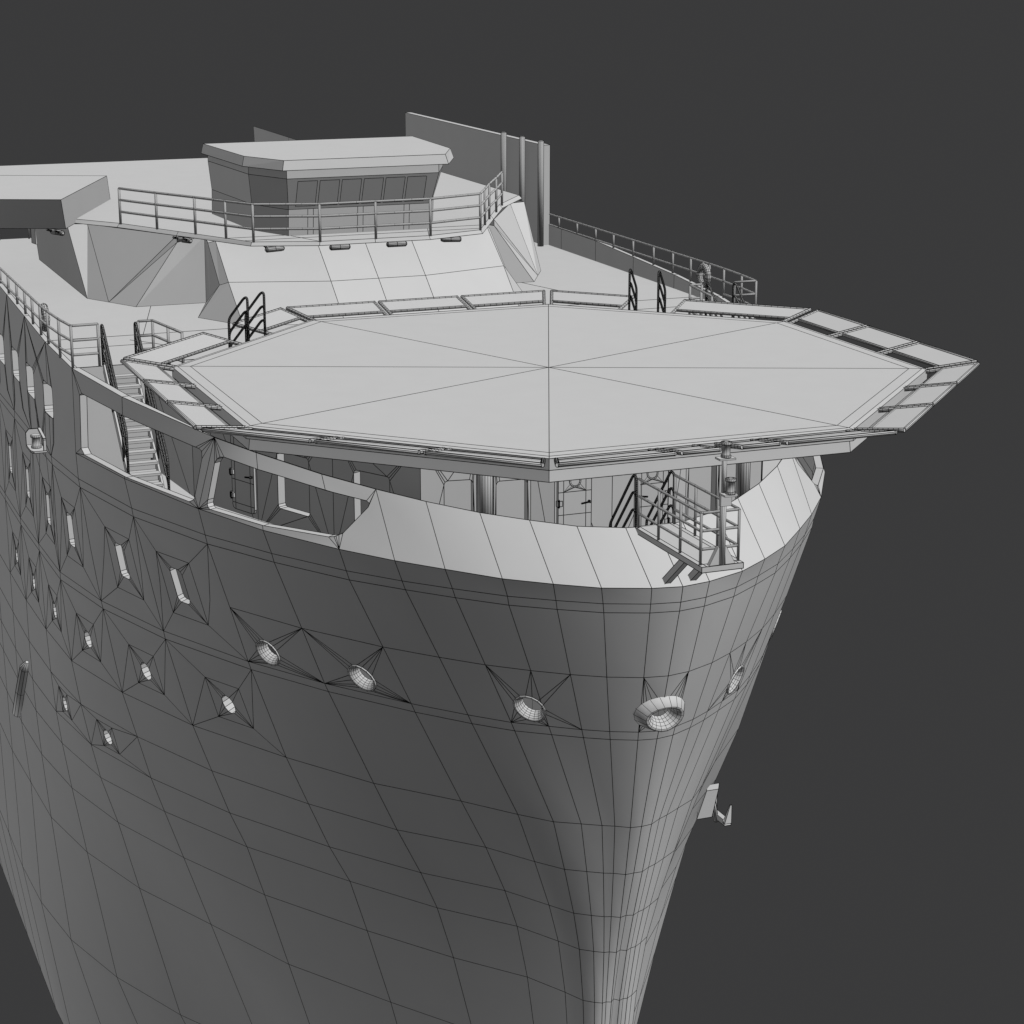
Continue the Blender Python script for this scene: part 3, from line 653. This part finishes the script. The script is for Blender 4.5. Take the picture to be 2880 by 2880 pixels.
# floodlights under the eave
for x, y, z, dx, dy in ((-16.27, -1.03, 1.24, 0, 1), (-16.27, 1.03, 1.24, 0, 1), (-16.75, -3.21, 1.23, -.28, .96), (-16.75, 3.21, 1.23, .28, .96),
                        (-19.5, -5.72, 1.31, -.88, -.47), (-22.6, -7.15, 1.31, -.88, -.47), (-23.1, -9.5, 1.31, -.9, -.4)):
    d = V((dx, dy, 0)).normalized(); n = V((d.y, -d.x, 0)); c = V((x, y, z)); m = MB()
    m.tube([c-d*.36, c-d*.32, c, c+d*.32, c+d*.36], [.05, .09, .09, .09, .05], 12)
    for q in (-.25, .25): m.tube([c+d*q, c+d*q-n*.28+V((0, 0, .1))], .03, 8, rings=.06)
    m.build('floodlight', ship, wr=.011)

# ------------------------------------------------------------------ anchor on the port bow
m = MB()
m.prism([(3.6, 4.55, -9.2), (4.3, 4.2, -9.2), (4.3, 4.9, -9.2), (3.6, 5.3, -9.2)], [(3.3, 4.2, -10.8), (4.2, 3.7, -10.8), (4.2, 4.6, -10.8), (3.3, 5.1, -10.8)])
m.tube([(3.95, 4.7, -9.35), (3.95, 5.0, -11.2)], .12, 8)
m.prism([(3.0, 5.0, -11.1), (4.9, 5.0, -11.1), (4.9, 5.4, -11.1), (3.0, 5.4, -11.1)], [(3.2, 5.0, -10.8), (4.7, 5.0, -10.8), (4.7, 5.3, -10.8), (3.2, 5.3, -10.8)])
for x in (3.1, 4.8): m.prism([(x-.12, 5.0, -11.0), (x+.12, 5.0, -11.0), (x+.12, 5.4, -11.0), (x-.12, 5.4, -11.0)], [(x-.03, 5.35, -10.0), (x+.03, 5.35, -10.0), (x+.03, 5.45, -10.0), (x-.03, 5.45, -10.0)])
ac = V((3.9, 4.6, -9.3)); m.v = [ac+(p-ac)*.55+V((-2.1, -.15, -3.3)) for p in m.v]
m.build('anchor', None, label='anchor stowed against the far side of the bow, low on the hull', cat='anchor')

# ------------------------------------------------------------------ life rings (hung on the railings)
for y, lb in ((-11.62, 'life ring hung on the railing above the windowed hull side, at the left'), (11.70, 'life ring hung on the far railing against the dark background')):
    m = MB(); c = V((-13.74, y, -.10)); n_ = 28
    ringp = [c+V((math.cos(2*math.pi*k/n_)*.335, 0, math.sin(2*math.pi*k/n_)*.335)) for k in range(n_)]
    m.tube(ringp, .105, 10, closed=True)
    o = m.build('life_ring', None, wr=.009, label=lb, cat='life ring', group='life rings on the side railings')
    for k in range(4):
        g = MB(); a = math.pi*k/2; p = V((math.cos(a), 0, math.sin(a))); t = V((-math.sin(a), 0, math.cos(a)))
        q = [c+p*.335+(p*math.cos(b)+V((0, 1, 0))*math.sin(b))*.118 for b in (2*math.pi*i/10 for i in range(10))]
        for i in range(10): g.poly([q[i]-t*.05, q[(i+1) % 10]-t*.05, q[(i+1) % 10]+t*.05, q[i]+t*.05])
        g.build('strap', o, wr=.006)

# ------------------------------------------------------------------ light
def sun(name, d, e, ang, shadow=False):
    l = bpy.data.lights.new(name, 'SUN'); l.energy = e; l.angle = math.radians(ang); l.use_shadow = shadow
    o = bpy.data.objects.new(name, l); col.objects.link(o)
    o.rotation_mode = 'QUATERNION'; o.rotation_quaternion = V(d).normalized().to_track_quat('Z', 'Y')
    return o
for nm, d, e, a in LIGHTS: sun(nm, d, e, a)
w = bpy.data.worlds.new('World'); bpy.context.scene.world = w; w.use_nodes = True
w.node_tree.nodes['Background'].inputs['Color'].default_value = (.043, .043, .044, 1)
w.node_tree.nodes['Background'].inputs['Strength'].default_value = 1

# ------------------------------------------------------------------ camera
from mathutils import Matrix
cam = bpy.data.cameras.new('camera'); cam.lens = 5942.87/2880*36; cam.sensor_width = 36; cam.clip_end = 1000; cam.clip_start = .5
co = bpy.data.objects.new('camera', cam); col.objects.link(co)
Rr, Uu, Ff = CAMR
co.matrix_world = Matrix(((Rr[0], Uu[0], -Ff[0], CAMP[0]*SC), (Rr[1], Uu[1], -Ff[1], CAMP[1]*SC), (Rr[2], Uu[2], -Ff[2], CAMP[2]*SC), (0, 0, 0, 1)))
sc = bpy.context.scene; sc.camera = co
sc.view_settings.view_transform = 'Standard'; sc.view_settings.look = 'None'; sc.view_settings.exposure = 0; sc.view_settings.gamma = 1
sc.view_settings.use_curve_mapping = False
sc.cycles.diffuse_bounces = 0; sc.cycles.max_bounces = 2
